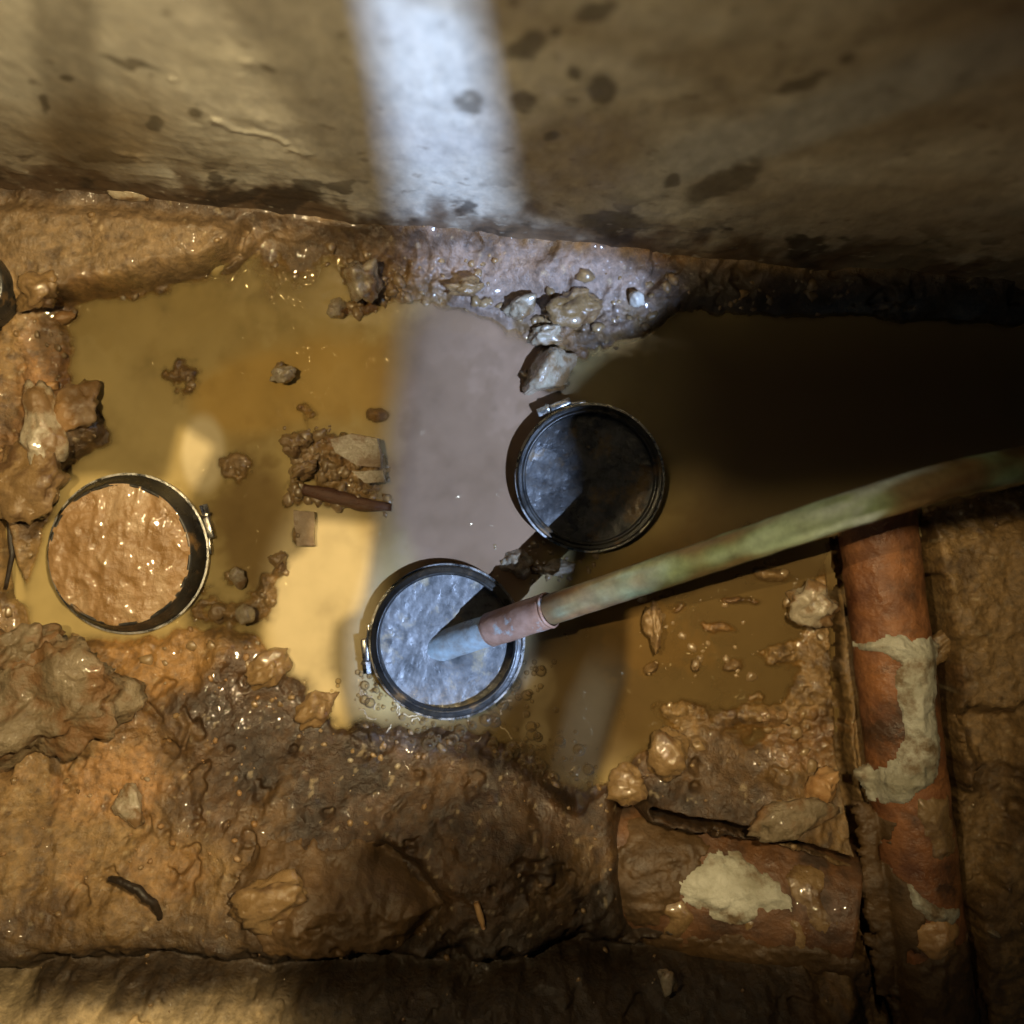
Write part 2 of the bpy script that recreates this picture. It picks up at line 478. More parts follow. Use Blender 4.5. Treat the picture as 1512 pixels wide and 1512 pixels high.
def ground_fields(px, py):
    n1 = fbm(px, py, 70, 4, 3)
    n2 = fbm(px, py, 22, 3, 11)
    d = sdf(px, py, WATER) + 16 * n1 + 7 * n2
    z = np.where(d > 0, 0.030 * (1 - np.exp(-np.maximum(d, 0) / 150)) + np.minimum(d, 6) * .0006, -0.030 * (1 - np.exp(np.minimum(d, 0) / 90)))
    land = sm(-10, 60, d)
    z = z + land * (0.014 * fbm(px + 30 * n1, py, 150, 5, 21, .48) + 0.0035 * np.clip(ridged(px + 20 * n1, py + 14 * n2, 95, 3, 31) - .25, 0, 1) + (.0003 + .0008 * sm(20, 160, d)) * fbm(px, py, 13, 2, 41) - .006 * sm(.35, .6, fbm(px, py, 44, 3, 45)))
    z = z + (1 - land) * 0.003 * fbm(px, py, 60, 4, 51)
    for (cx, cy, rx, ry, h) in ISLES:
        b = blob(px + 10 * n2, py + 10 * n1, cx, cy, rx, ry)
        z = z * (1 - b) + b * (h * .62 + .005 * n2 + .0035 * fbm(px, py, 9, 2, 61))
    # the silted foot of the wall
    wb = wall_base_py(px)
    foot = np.exp(-np.maximum(py - wb, 0) / 38.0)
    z = np.maximum(z, (0.020 - .010 * sm(850, 1100, px)) * foot + .003 * n1 + .0015 * n2 - .005)
    # flat brown slab of clay under the wall on the left
    sl = sm(14, -14, sdf(px, py, [(-80, 318), (150, 320), (330, 338), (372, 352), (345, 385), (230, 412), (90, 445), (-80, 470)]) + 7 * n2)
    z = z * (1 - sl) + sl * (0.026 + .0045 * n1 + .0015 * n2)
    z -= 0.016 * np.exp(-(seg(px, py, [(366, 345), (352, 378), (318, 398)]) / 7) ** 2)
    # dip added on the right below the wall to deepen the shade
    pit = sm(40, -60, sdf(px, py, [(1010, 470), (1500, 475), (1900, 480), (1900, 690), (1400, 705), (1050, 740), (985, 640)]))
    z -= 0.02 * pit
    # near bank: groove and higher ledge
    edge = 1362 + .012 * (px - 300) + 22 * n1 + 5 * n2
    z -= 0.030 * np.exp(-((py - edge - 18) / 20) ** 2) * sm(1250, 1000, px)
    z += 0.050 * sm(20, 150, py - edge)
    z += 0.035 * sm(1080, 1330, py) * sm(1000, 700, px)
    # right bank is level with the crown of the clay pipe
    rb = sm(1225, 1262, px + 4 * n2) * sm(760, 830, py)
    z = z * (1 - rb) + rb * (0.024 + .006 * n1 + .003 * n2)
    z -= .022 * rb * sm(26, -8, sdf(px, py, [(1395, 1045), (1440, 1055), (1488, 1050), (1480, 1110), (1495, 1180), (1460, 1230), (1440, 1290), (1408, 1300), (1415, 1180), (1445, 1120)]) + 12 * n2)
    for pts, wd in GAPS:
        z -= 0.06 * sm(wd + 5, wd - 4, seg(px + 5 * n2 + 5 * n1, py + 4 * n2, pts))
    pd = seg(px + 6 * n2 + 5 * n1, py, [(1290, 750), (1372, 1490)])
    z = np.where(px > 1200, z * sm(54, 78, pd) + np.minimum(z, -.012) * (1 - sm(54, 78, pd)), z)
    # bed of the branch pipe
    bd = sm(14, -22, sdf(px + 12 * n1, py + 10 * n2, [(935, 1205), (1090, 1225), (1262, 1272), (1262, 1395), (1100, 1375), (940, 1365)]))
    z = z * (1 - bd) + bd * np.minimum(z, -.012)
    # cracks, clefts
    for pts, wd, dp in (([(28, 880), (10, 760), (22, 690)], 7, .018), ([(285, 1095), (296, 1060), (283, 1040)], 4, .006), ([(575, 1238), (620, 1262), (655, 1305), (625, 1345)], 16, .020),
                        ([(0, 1105), (40, 1120)], 8, .012), ([(930, 1190), (935, 1340)], 20, .035), ([(200, 1010), (250, 1055)], 5, .006), ([(0, 262), (40, 262), (100, 285)], 10, .012)):
        z -= dp * np.exp(-(seg(px, py, pts) / wd) ** 2)
    # holes the drain pipes stand in
    for cx, cy, r in PIPES.values():
        rr = np.hypot(px - cx, py - cy) * S
        z = np.where(rr < r - .002, np.minimum(z, -.06), z)
        z = np.where((rr >= r - .002) & (rr < r + .012), np.minimum(z, .002 + (rr - r) * .6), z)
    return z, d, n1, n2

xs = axis(-.40, .40, .0011, -1.6, 1.6, .02)
ys = axis(-.40, .26, .0011, -1.6, .50, .02)
X, Y = np.meshgrid(xs, ys)
GX, GY = X / S + 756, 756 - Y / S
GZ, GD, gn1, gn2 = ground_fields(GX, GY)

def ground_z(px, py):
    """height of the ground at a plan point given in pixels of the water plane"""
    z, *_ = ground_fields(np.array([float(px)]), np.array([float(py)]))
    return float(z[0])

def ground_colour(px, py, d, n1, n2, z):
    c = np.empty(px.shape + (3,))
    c[...] = (0.145, 0.082, 0.029)
    wx_, wy_ = px + 40 * n1, py + 30 * n2
    big = fbm(wx_, wy_, 170, 5, 71, .58)
    med = fbm(wx_, wy_, 52, 4, 74, .55)
    c = mixc(c, (0.205, 0.122, 0.046), sm(-.05, .3, big))
    c = mixc(c, (0.075, 0.040, 0.015), .9 * sm(.0, .35, -big + .2 * med))
    c = mixc(c, (0.25, 0.16, 0.07), .6 * sm(.12, .42, med) * sm(-.2, .2, big))
    c = mixc(c, (0.055, 0.030, 0.013), .75 * sm(.18, .45, -med))
    c = mixc(c, (0.23, 0.11, 0.035), .35 * sm(.15, .4, fbm(wx_, wy_, 90, 4, 77)))
    # orange wet clay near the left pipe and below it
    c = mixc(c, (0.27, 0.135, 0.038), .7 * sm(.25, .75, blob(px, py, 230, 1000, 120, 110) + .25 * n1))
    c = mixc(c, (0.33, 0.165, 0.06), .6 * sm(.3, .8, blob(px, py, 190, 1140, 110, 60) + .3 * n2))
    c = mixc(c, (0.30, 0.15, 0.055), .5 * sm(.3, .8, blob(px, py, 90, 560, 70, 70) + .3 * n2))
    # dark peaty soil along the near bank, with torch falloff painted into it
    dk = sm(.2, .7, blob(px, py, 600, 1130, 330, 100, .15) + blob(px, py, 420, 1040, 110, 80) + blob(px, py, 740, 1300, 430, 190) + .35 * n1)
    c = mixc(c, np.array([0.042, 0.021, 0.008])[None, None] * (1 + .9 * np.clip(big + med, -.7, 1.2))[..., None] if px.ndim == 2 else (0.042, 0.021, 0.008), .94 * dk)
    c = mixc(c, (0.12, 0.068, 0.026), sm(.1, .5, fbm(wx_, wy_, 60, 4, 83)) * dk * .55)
    # dark organic band at the foot of the wall
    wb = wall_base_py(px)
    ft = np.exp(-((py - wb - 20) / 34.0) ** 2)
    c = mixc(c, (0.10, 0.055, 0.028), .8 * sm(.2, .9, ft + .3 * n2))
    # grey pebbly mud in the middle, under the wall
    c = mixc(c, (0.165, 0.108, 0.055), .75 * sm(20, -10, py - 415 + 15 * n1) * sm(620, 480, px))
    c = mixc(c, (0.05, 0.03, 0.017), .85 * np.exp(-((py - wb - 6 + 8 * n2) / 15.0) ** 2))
    gm = sm(.25, .75, blob(px, py, 800, 430, 190, 75) + .45 * n2 + .3 * n1)
    c = mixc(c, (0.225, 0.165, 0.13), .8 * gm)
    # shade at the right below the wall painted in as near-black ground
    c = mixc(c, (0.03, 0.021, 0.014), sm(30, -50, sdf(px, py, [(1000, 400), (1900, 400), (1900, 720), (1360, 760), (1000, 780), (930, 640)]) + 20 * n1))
    # right bank: tan clay
    c = mixc(c, (0.27, 0.165, 0.068), .8 * sm(1390, 1440, px) * sm(740, 850, py))
    c = mixc(c, (0.11, 0.06, 0.025), .7 * sm(.1, .4, fbm(px, py, 60, 3, 91)) * sm(1350, 1400, px) * sm(990, 1060, py))
    # shade painted into the near bank floor, torchlight into its pale clay ledge
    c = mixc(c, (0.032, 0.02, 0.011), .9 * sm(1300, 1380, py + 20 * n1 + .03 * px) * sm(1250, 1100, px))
    c = mixc(c, np.array([0.52, 0.39, 0.22])[None, None] * (1 + .5 * fbm(px * .5, py * 1.6, 40, 4, 119))[..., None] if px.ndim == 2 else (0.52, 0.39, 0.22), sm(1388, 1440, py + 24 * n1) * sm(600, 260, px + 90 * n1))
    # small pale crumbs and dark crumbs
    c = mixc(c, (0.42, 0.33, 0.2), .35 * sm(.6, .78, fbm(px, py, 10, 2, 101)) * sm(-5, 30, d) * (py < 1350))
    c = mixc(c, (0.06, 0.03, 0.012), .6 * sm(.45, .68, fbm(px, py, 14, 3, 111)) * sm(-5, 30, d) * (py < 1350))
    c = mixc(c, (0.07, 0.04, 0.016), .75 * sm(.35, .6, fbm(px, py, 26, 3, 117)) * sm(.2, .6, blob(px, py, 110, 380, 120, 50)))
    wet = np.clip(sm(70, -5, d) * .85 + .5 * sm(.1, .5, n1) * (px < 420) + .2 * sm(.1, .5, gn if False else n2), 0, 1)
    wet = wet * (1 - .8 * sm(1150, 1300, py)) * (.2 + .65 * sm(-.25, .3, fbm(px, py, 55, 3, 127)))
    return c, wet

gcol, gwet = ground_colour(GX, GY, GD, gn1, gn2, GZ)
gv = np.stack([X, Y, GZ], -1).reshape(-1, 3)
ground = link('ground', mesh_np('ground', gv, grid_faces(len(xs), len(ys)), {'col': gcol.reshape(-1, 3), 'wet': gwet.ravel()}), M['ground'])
tag(ground, kind='structure')

# ------------------------------------------------------------ water
wx = np.arange(-.40, .52, .0014)
wy = np.arange(-.24, .20, .0014)
WX, WY = np.meshgrid(wx, wy)
wpx, wpy = WX / S + 756, 756 - WY / S
wz, wd, wn1, wn2 = ground_fields(wpx, wpy)
depth = np.maximum(-wz, 0)
turb = 1 - np.exp(-depth / .0024)
wcol = np.empty(wpx.shape + (3,))
wcol[...] = (0.395, 0.295, 0.125)
sw = fbm(wpx + 30 * wn1, wpy + 50 * wn2, 150, 3, 131)
wcol = mixc(wcol, (0.29, 0.205, 0.075), sm(-.1, .5, sw) * .6)
wcol = mixc(wcol, (0.44, 0.26, 0.06), .55 * sm(.25, .8, blob(wpx, wpy, 520, 560, 120, 70) + blob(wpx, wpy, 360, 590, 80, 50) + .4 * sw))
wcol = mixc(wcol, (0.17, 0.105, 0.04), .8 * sm(.25, .75, blob(wpx, wpy, 385, 790, 60, 120) + .5 * sw))
wcol = mixc(wcol, (0.19, 0.14, 0.085), .85 * sm(.2, .6, blob(wpx, wpy, 850, 1030, 110, 130)))
wcol = mixc(wcol, (0.56, 0.455, 0.27), .95 * sm(.25, .6, blob(wpx, wpy, 480, 900, 95, 170) + blob(wpx, wpy, 300, 670, 34, 60) + blob(wpx, wpy, 798, 1010, 26, 40) + blob(wpx, wpy, 790, 1085, 22, 26)))  # warm torch patches painted into the water as a paler tan
wcol = mixc(wcol, (0.225, 0.14, 0.09), .95 * sm(.15, .55, blob(wpx, wpy, 705, 650, 130, 300) + .12 * sw))  # cold beam's mauve cast painted into the water colour, paler swirls next
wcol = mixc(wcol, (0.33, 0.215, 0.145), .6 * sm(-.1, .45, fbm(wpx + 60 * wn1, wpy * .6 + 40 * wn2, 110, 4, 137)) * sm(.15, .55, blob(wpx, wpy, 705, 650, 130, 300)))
wcol = mixc(wcol, (0.095, 0.058, 0.021), .95 * sm(.15, .5, blob(wpx, wpy, 1070, 960, 240, 190)))  # murky brown right pool, its dim light painted in as darker colour
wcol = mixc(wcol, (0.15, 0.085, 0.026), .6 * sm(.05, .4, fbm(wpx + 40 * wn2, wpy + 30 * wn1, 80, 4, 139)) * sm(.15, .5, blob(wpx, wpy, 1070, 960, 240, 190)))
wcol = mixc(wcol, (0.13, 0.09, 0.05), sm(120, -120, sdf(wpx, wpy, [(985, 460), (1900, 440), (1900, 720), (1360, 760), (1040, 780), (970, 640)])))  # shade over the right end painted into the water colour
# strings of froth on the surface round the middle pipe
fr_reg = sm(.25, .6, blob(wpx, wpy, 690, 1090, 170, 60) + .8 * blob(wpx, wpy, 850, 1040, 60, 90))
strings = sm(.045, .015, np.abs(fbm(wpx + 9 * wn1, wpy, 34, 4, 141))) * fr_reg
strings = strings * 0
wcol = mixc(wcol, (0.13, 0.085, 0.035), fr_reg * (1 - strings) * .75)
turb = np.clip(np.maximum(turb, strings * .9), 0, 1)
keep = (wz < .004) & (sdf(wpx, wpy, WATER) < 46) & ~((wpx > 900) & (wpy > 1172)) & ~((wpx + 14 * wn2 + 10 * wn1 > 1226) & (wpy > 790))
for cx, cy, r_ in PIPES.values(): keep &= np.hypot(wpx - cx, wpy - cy) * S > r_ - .004
f = grid_faces(len(wx), len(wy), keep)
v = np.stack([WX, WY, 0 * WX], -1).reshape(-1, 3)
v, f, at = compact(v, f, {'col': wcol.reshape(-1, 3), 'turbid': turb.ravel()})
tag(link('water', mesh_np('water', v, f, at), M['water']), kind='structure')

# ------------------------------------------------------------ wall
def wall_origin(u):
    px = u / S + 756
    return (756 - wall_base_py(px)) * S
us = axis(-.36, .36, .0014, -1.6, 1.6, .03)
vs_ = np.concatenate([np.arange(-.06, .42, .0014), np.arange(.42, .62, .02)])
U, V = np.meshgrid(us, vs_)
WBY = np.interp(U, [-1.6, -.36, .36, 1.6], [.352, .226, .158, .04])
lean = .04 * V
WYw = WBY + lean
f0 = H / np.maximum(H - V, .1)
wpx0, wpy0 = U * f0 / S + 756, 756 - WYw * f0 / S      # where the lens sees it: only to set out the features measured there
UU, VV = U / S, V / S
rgh = fbm(UU, VV * .45, 170, 4, 201, .42)
fine = fbm(UU, VV * .5, 26, 4, 211)
disp = .0032 * rgh + .0003 * fine
disp += .0012 * ridged(UU, VV * .6, 90, 4, 221) * np.clip(blob(wpx0, wpy0, 320, 200, 190, 110), 0, 1)
for rp, rw, ra in (([(262, 118), (300, 129)], 7, .0022), ([(285, 172), (335, 176)], 6, .0016), ([(330, 178), (400, 200), (468, 226)], 6, .0024), ([(352, 112), (385, 104)], 6, .0015), ([(180, 232), (215, 236)], 7, .0018), ([(60, 60), (110, 70)], 9, .0012)):
    disp += .4 * ra * np.exp(-(seg(wpx0 + 26 * fine + 14 * rgh, wpy0 + 22 * fine, rp) / (rw * .8)) ** 2) * sm(-.35, .25, fbm(UU, VV, 30, 3, 227))
disp += .006 * np.exp(-np.maximum(V, 0) / .018)        # spread foot
disp += .0015 * ridged(UU, VV, 40, 3, 231) * np.exp(-np.maximum(V, 0) / .05)
wc = np.empty(U.shape + (3,))
wc[...] = (0.545, 0.52, 0.445)
tone = fbm(UU, VV * 1.5, 330, 5, 241)
wc = mixc(wc, (0.51, 0.485, 0.425), sm(0, .4, tone))
wc = mixc(wc, (0.37, 0.325, 0.25), sm(.02, .42, -tone))
# soil splash rising from the foot
hgt = V + .035 * rgh + .02 * fine
wc = mixc(wc, (0.20, 0.135, 0.065), .75 * sm(.085, .012, hgt))
wc = mixc(wc, (0.085, 0.05, 0.028), .9 * sm(.085, .025, hgt + .02 * fine))
wc = mixc(wc, (0.035, 0.024, 0.017), .85 * sm(.15, .42, fbm(wpx0, wpy0 * 2.2, 46, 4, 251)) * sm(.14, .06, V))
brown = sm(.25, .8, blob(wpx0, wpy0, 870, 235, 170, 90, -.3) + blob(wpx0, wpy0, 150, 200, 130, 90) * .9 + .35 * rgh)
wc = mixc(wc, (0.235, 0.165, 0.08), .6 * brown)
# wipe marks on the right
wipe = fbm(wpx0 * .35 + wpy0 * .9, (wpy0 - .0 + .36 * wpx0) * 3.0, 300, 4, 261)
wc = mixc(wc, (0.40, 0.415, 0.42), .75 * sm(.0, .4, wipe) * sm(880, 1060, wpx0))
wc = mixc(wc, (0.25, 0.22, 0.165), .5 * sm(.1, .5, -wipe) * sm(880, 1060, wpx0))
# damp spots
spots = [(780, 66, 30, 15, -.5), (820, 45, 8, 6, 0), (880, 10, 34, 13, -.4), (849, 106, 9, 9, 0), (889, 132, 20, 26, 0.1), (772, 147, 19, 14, 0), (690, 151, 20, 15, .1),
         (757, 3, 8, 6, 0), (1250, 82, 12, 8, -.4), (905, 326, 52, 13, .08), (1070, 270, 60, 16, -.45), (992, 272, 12, 12, .5), (815, 200, 9, 6, 0), (66, 150, 7, 12, 0), (230, 182, 9, 7, 0), (228, 182, 12, 8, .4), (290, 163, 10, 8, 0), (98, 112, 11, 8, 0), (400, 100, 12, 5, .3), (1180, 120, 40, 8, -.3), (190, 90, 40, 6, .2)]
spdark = np.zeros(U.shape)
for cx, cy, rx, ry, ro in spots:
    b = blob(wpx0 + 7 * fine, wpy0 + 7 * fbm(UU, VV, 18, 2, 271), cx, cy, rx * 1.15, ry * 1.15, ro)
    spdark = np.maximum(spdark, sm(.2, .6, b))
wc = mixc(wc, (0.085, 0.07, 0.047), .75 * spdark)
wc = mixc(wc, (0.5, 0.46, 0.37), .5 * sm(.5, .75, fbm(UU, VV, 15, 3, 281)))
wc = mixc(wc, (0.12, 0.08, 0.045), .5 * sm(.5, .75, fbm(UU, VV, 20, 3, 291)))
nrm = np.array([-.0944, -.995])
WXo = U + nrm[0] * disp
WYo = WYw + nrm[1] * disp
vv = np.stack([WXo, WYo, V], -1).reshape(-1, 3)
# back and top so that the wall is a solid
nx, ny = len(us), len(vs_)
wf = grid_faces(nx, ny)
top = np.arange((ny - 1) * nx, ny * nx)
backv = vv[top] + np.array([0, .22, 0])
nb = len(vv)
bt = np.stack([top[:-1], top[1:], nb + np.arange(1, nx), nb + np.arange(nx - 1)], -1)
backl = backv - np.array([0, 0, .70])
nb2 = nb + nx
bb = np.stack([nb + np.arange(nx - 1), nb + np.arange(1, nx), nb2 + np.arange(1, nx), nb2 + np.arange(nx - 1)], -1)
allv = np.concatenate([vv, backv, backl])
allc = np.concatenate([wc.reshape(-1, 3), np.tile([[.3, .27, .2]], (2 * nx, 1))])
wall = link('concrete_wall', mesh_np('concrete_wall', allv, np.concatenate([wf, bt, bb]), {'col': allc}), M['wall'])
tag(wall, 'stained grey concrete wall rising along the far side of the flooded hole', 'wall')

# ------------------------------------------------------------ drain pipes
def disc_mesh(r, z, amp, seed, dome=0.0, n=70, hole=None, lump=.02):
    g = np.linspace(-r, r, n)
    A, B = np.meshgrid(g, g)
    # map the square to a disc
    u, v = A / r, B / r
    dx, dy = r * u * np.sqrt(1 - v * v / 2), r * v * np.sqrt(1 - u * u / 2)
    rr = np.hypot(dx, dy) / r
    ax_, ay_ = (.85 * dx - .53 * dy) / S, (.53 * dx + .85 * dy) / S
    wq = fbm(ax_ + 400, ay_, lump * 1.4 / S, 3, seed + 2) * lump * .6 / S
    hz = z + dome * (1 - rr ** 2) + amp * fbm(ax_ + wq, ay_ - wq, lump / S, 4, seed) + amp * .6 * ridged(ay_ + wq, ax_ + .4 * ay_, lump * .6 / S, 3, seed + 5)
    if hole:
        hz -= hole[2] * np.exp(-((dx - hole[0]) ** 2 + (dy - hole[1]) ** 2) / hole[3] ** 2)
    return mesh_np('fill', np.stack([dx, dy, hz], -1).reshape(-1, 3), grid_faces(n, n))

def drain_pipe(px, py, r, rim_z, fill_z, flare, label, clamp_ang, clamp_z, fill):
    base = P(px, py)
    t = empty('drain_pipe', base, label, 'drain pipe', 'upright drain pipe ends in the hole')
    rt = r - flare                                   # outer radius at the rim
    ri = rt - .0027
    prof = [(r - .001, -.08), (r - .001, clamp_z - .006), (r, clamp_z - .0055), (r, clamp_z + .0055), (r - flare * .35, clamp_z + .009), (rt + .0004, rim_z - .002), (rt - .0006, rim_z),
            (ri + .0008, rim_z), (ri, rim_z - .0015), (ri, -.07)]
    link('rubber_sleeve', lathe(prof, 112, .004, px), M['rubber'], t)
    # steel band that runs round the sleeve, with its worm screw
    b = .0042
    bp = [(r + .0002, clamp_z - b), (r + .0016, clamp_z - b), (r + .0016, clamp_z + b), (r + .0002, clamp_z + b), (r + .0002, clamp_z - b)]
    band = link('hose_clamp', lathe(bp, 112), M['steel'], t, smooth=False)
    a = math.radians(clamp_ang)
    mt = Matrix.Rotation(a, 4, 'Z') @ Matrix.Translation((r + .0042, 0, clamp_z))
    bm = bmesh.new()
    bm_box(bm, (.0052, .016, .0098), mt, .0012)
    link('screw_housing', from_bm(bm), M['steel'], band)
    bm = bmesh.new()
    ms = Matrix.Rotation(a, 4, 'Z') @ Matrix.Translation((r + .0048, .012, clamp_z)) @ Matrix.Rotation(math.pi / 2, 4, 'X')
    bm_cyl(bm, .0032, .009, ms, 6)
    bm_cyl(bm, .0042, .0015, ms @ Matrix.Translation((0, 0, .003)), 16)
    link('clamp_screw', from_bm(bm), M['steel'], band, smooth=False)
    bm = bmesh.new()
    mt2 = Matrix.Rotation(a - .22, 4, 'Z') @ Matrix.Translation((r + .0022, 0, clamp_z))
    bm_box(bm, (.0022, .012, .0086), mt2, .0006)
    link('band_tail', from_bm(bm), M['steel'], band)
    nm, me, mt = fill(ri)
    link(nm, me, mt, t)
    return t

drain_pipe(193, 817, .0548, .022, .02, .0058, 'drain pipe packed full of wet orange clay', 18, .001,
           lambda ri: ('clay_plug', disc_mesh(ri + .0022, .0212, .0024, 5, .003, lump=.022), M['clay']))
drain_pipe(661, 945, .0528, .016, .004, .0035, 'drain pipe with grey sludge and the green copper tube standing in it', 186, .006,
           lambda ri: ('grey_sludge', disc_mesh(ri + .0006, .006, .0009, 15, -.002, hole=(.004, -.006, .010, .009)), M['slurry']))
drain_pipe(869, 706, .0502, .014, .002, .0030, 'dark drain pipe holding black gritty sludge beside the shadowed water', 112, .009,
           lambda ri: ('black_sludge', disc_mesh(ri + .0006, .0065, .0006, 25, -.001), M['grit']))
# a pale pipe whose edge shows at the left of the picture
t = empty('capped_pipe', P(-44, 425, .03), 'pale capped pipe with a black collar, left of the pool below the wall', 'pipe')
link('collar', lathe([(.027, -.05), (.027, .008), (.0262, .010), (.0225, .010), (.0215, .008), (.0215, -.05)], 64), M['rubber'], t)
cap = [(.0005, .014), (.010, .0135), (.018, .012), (.0205, .009), (.0212, .004), (.0212, -.04)]
link('cap', lathe(cap, 64), M['white'], t)

# ------------------------------------------------------------ copper tube
b0 = P(664, 950, .002)
TP = [b0, P(1300, 737, .175), P(1400, 709, .165), P(1512, 685, .14), P(1640, 658, .11)]
t = empty('copper_tube', b0, 'copper tube with green patina slanting up out of the middle drain pipe', 'tube')
dirn = (TP[1] - b0).normalized()
def along(s): return dirn * s
def tube_part(name, pts, r, mat, n=32, wob=.02):
    k = len(pts)
    rad = [r * (.9 if i in (0, k - 1) else 1) for i in range(k)]
    me = tube_mesh(pts, rad, n, True, wob, len(pts) * 1.3)
    if mat is M['patina']:                       # bare brown metal by the fitting, verdigris further up, brown again past the bend
        co = np.empty(len(me.vertices) * 3); me.vertices.foreach_get('co', co); co = co.reshape(-1, 3)
        ii = np.repeat(np.arange(k), n).astype(float)
        aa = np.tile(np.arange(n), k) / n * 2 * math.pi
        q1 = fbm(ii * 1.0, np.cos(aa) * 14 + 40, 22, 4, 401); q2 = fbm(ii * 1.0, np.sin(aa) * 10 + 90, 34, 4, 411)
        cc = np.empty((len(co), 3)); cc[...] = (0.105, 0.072, 0.032)
        g = sm(12, 32, ii + 16 * q1) * sm(124, 104, ii + 14 * q2)
        cc = mixc(cc, (0.21, 0.28, 0.15), g * sm(-.4, .0, q1 + .1))
        cc = mixc(cc, (0.36, 0.47, 0.34), g * sm(-.25, .12, q2 + .5 * q1))
        cc = mixc(cc, (0.06, 0.075, 0.03), .8 * g * sm(.1, .3, fbm(ii * .7, np.cos(aa + 1) * 20 + 300, 16, 4, 421)))
        cc = mixc(cc, (0.17, 0.085, 0.034), .8 * sm(.16, .4, -q2))
        cc = mixc(cc, (0.42, 0.50, 0.50), sm(.2, .45, q1) * sm(60, 74, ii) * sm(92, 80, ii))
        at = me.attributes.new('col', 'FLOAT_COLOR', 'POINT')
        at.data.foreach_set('color', np.concatenate([cc, np.ones((len(cc), 1))], 1).astype(np.float32).ravel())
    return link(name, me, mat, t)
def run(s0, s1, k=30): return [along(s0 + (s1 - s0) * i / k) for i in range(k + 1)]
L1 = (TP[1] - b0).length
pth = run(.06, L1 * .93, 70)
q = [pth[-1] + b0] + TP[2:]
for i in range(1, 61):                           # smooth bend past the picture's edge
    u = i / 60 * (len(q) - 1)
    a_ = min(int(u), len(q) - 2)
    f_ = u - a_
    p0, p1, p2, p3 = q[max(a_ - 1, 0)], q[a_], q[a_ + 1], q[min(a_ + 2, len(q) - 1)]
    pth.append(.5 * ((2 * p1) + (p2 - p0) * f_ + (2 * p0 - 5 * p1 + 4 * p2 - p3) * f_ ** 2 + (3 * p1 - p0 - 3 * p2 + p3) * f_ ** 3) - b0)
tube_part('tube', pth, .0101, M['patina'], wob=.04)
tube_part('stub', run(-.03, .045), .0108, M['bluegrey'], wob=.05)
tube_part('coupling', run(.036, .088), .0119, M['copper'], wob=.035)
tube_part('solder_ring', run(.0868, .0890, 5), .0120, M['copper'], wob=.06)

# ------------------------------------------------------------ clay pipes on the right
def patch(name, poly, zf, thick, mat, parent, seed, step=.0012, rag=9, soft=16):
    p = np.array(poly, float)
    x0, x1, y0, y1 = p[:, 0].min() - 20, p[:, 0].max() + 20, p[:, 1].min() - 20, p[:, 1].max() + 20
    st = step / S
    gx, gy = np.arange(x0, x1, st), np.arange(y0, y1, st)
    A, B = np.meshgrid(gx, gy)
    d = sdf(A, B, poly) + rag * fbm(A, B, 36, 4, seed) + rag * .4 * fbm(A, B, 10, 2, seed + 3) - 6
    z0 = zf(A, B)
    hh = thick * np.clip(-d / (soft * 1.7), 0, 1) ** .9
    z = z0 - .003 + np.where(d < 0, .0031 + hh * (1 + .5 * fbm(A, B, 30, 3, seed + 7)) + .0012 * ridged(A, B, 24, 3, seed + 9) * (d < -3), -d * 0 - .001)
    keep = d < 0
    f = grid_faces(len(gx), len(gy), keep)
    fz = (H - z) / H * 0 + 1
    v = np.stack([(A - 756) * S * fz, (756 - B) * S * fz, z], -1).reshape(-1, 3)
    v, f, _ = compact(v, f, {})
    o = link(name, mesh_np(name, v, f), mat, None)
    if parent:
        o.parent = parent
        o.matrix_parent_inverse = parent.matrix_basis.inverted()
    return o

def cyl_top(ax, ay, az, bx, by, bz, r):
    """height of a lying cylinder's crown over plan pixels"""
    def zf(A, B):
        ex, ey = bx - ax, by - ay
        L2 = ex * ex + ey * ey
        tt = ((A - ax) * ex + (B - ay) * ey) / L2
        dd = ((A - ax) * ey - (B - ay) * ex) / math.sqrt(L2) * S
        return az + (bz - az) * tt + np.sqrt(np.maximum(r * r - dd * dd, (r * .25) ** 2))
    return zf

def lying_pipe(name, label, a, b, r, mat, wall_t, cat):
    A, B = Vector(((a[0] - 756) * S, (756 - a[1]) * S, a[2])), Vector(((b[0] - 756) * S, (756 - b[1]) * S, b[2]))
    t = empty(name, A, label, cat)
    k = 70
    pts = [(B - A) * (i / k) for i in range(k + 1)]
    n = 48
    me = tube_mesh(pts, [r] * (k + 1), n, False, .045, a[0])
    # thickness: an inner skin joined at both ends
    inner = tube_mesh(pts, [r - wall_t] * (k + 1), n, False, .03, a[1])
    bm = bmesh.new()
    bm.from_mesh(me)
    bm.from_mesh(inner)
    bm.verts.ensure_lookup_table()
    off = (k + 1) * n
    for row in (0, k):
        for q in range(n):
            q2 = (q + 1) % n
            bm.faces.new([bm.verts[row * n + q], bm.verts[row * n + q2], bm.verts[off + row * n + q2], bm.verts[off + row * n + q]])
    bpy.data.meshes.remove(me)
    bpy.data.meshes.remove(inner)
    link('barrel', from_bm(bm), mat, t)
    bpy.context.view_layer.update()
    return t

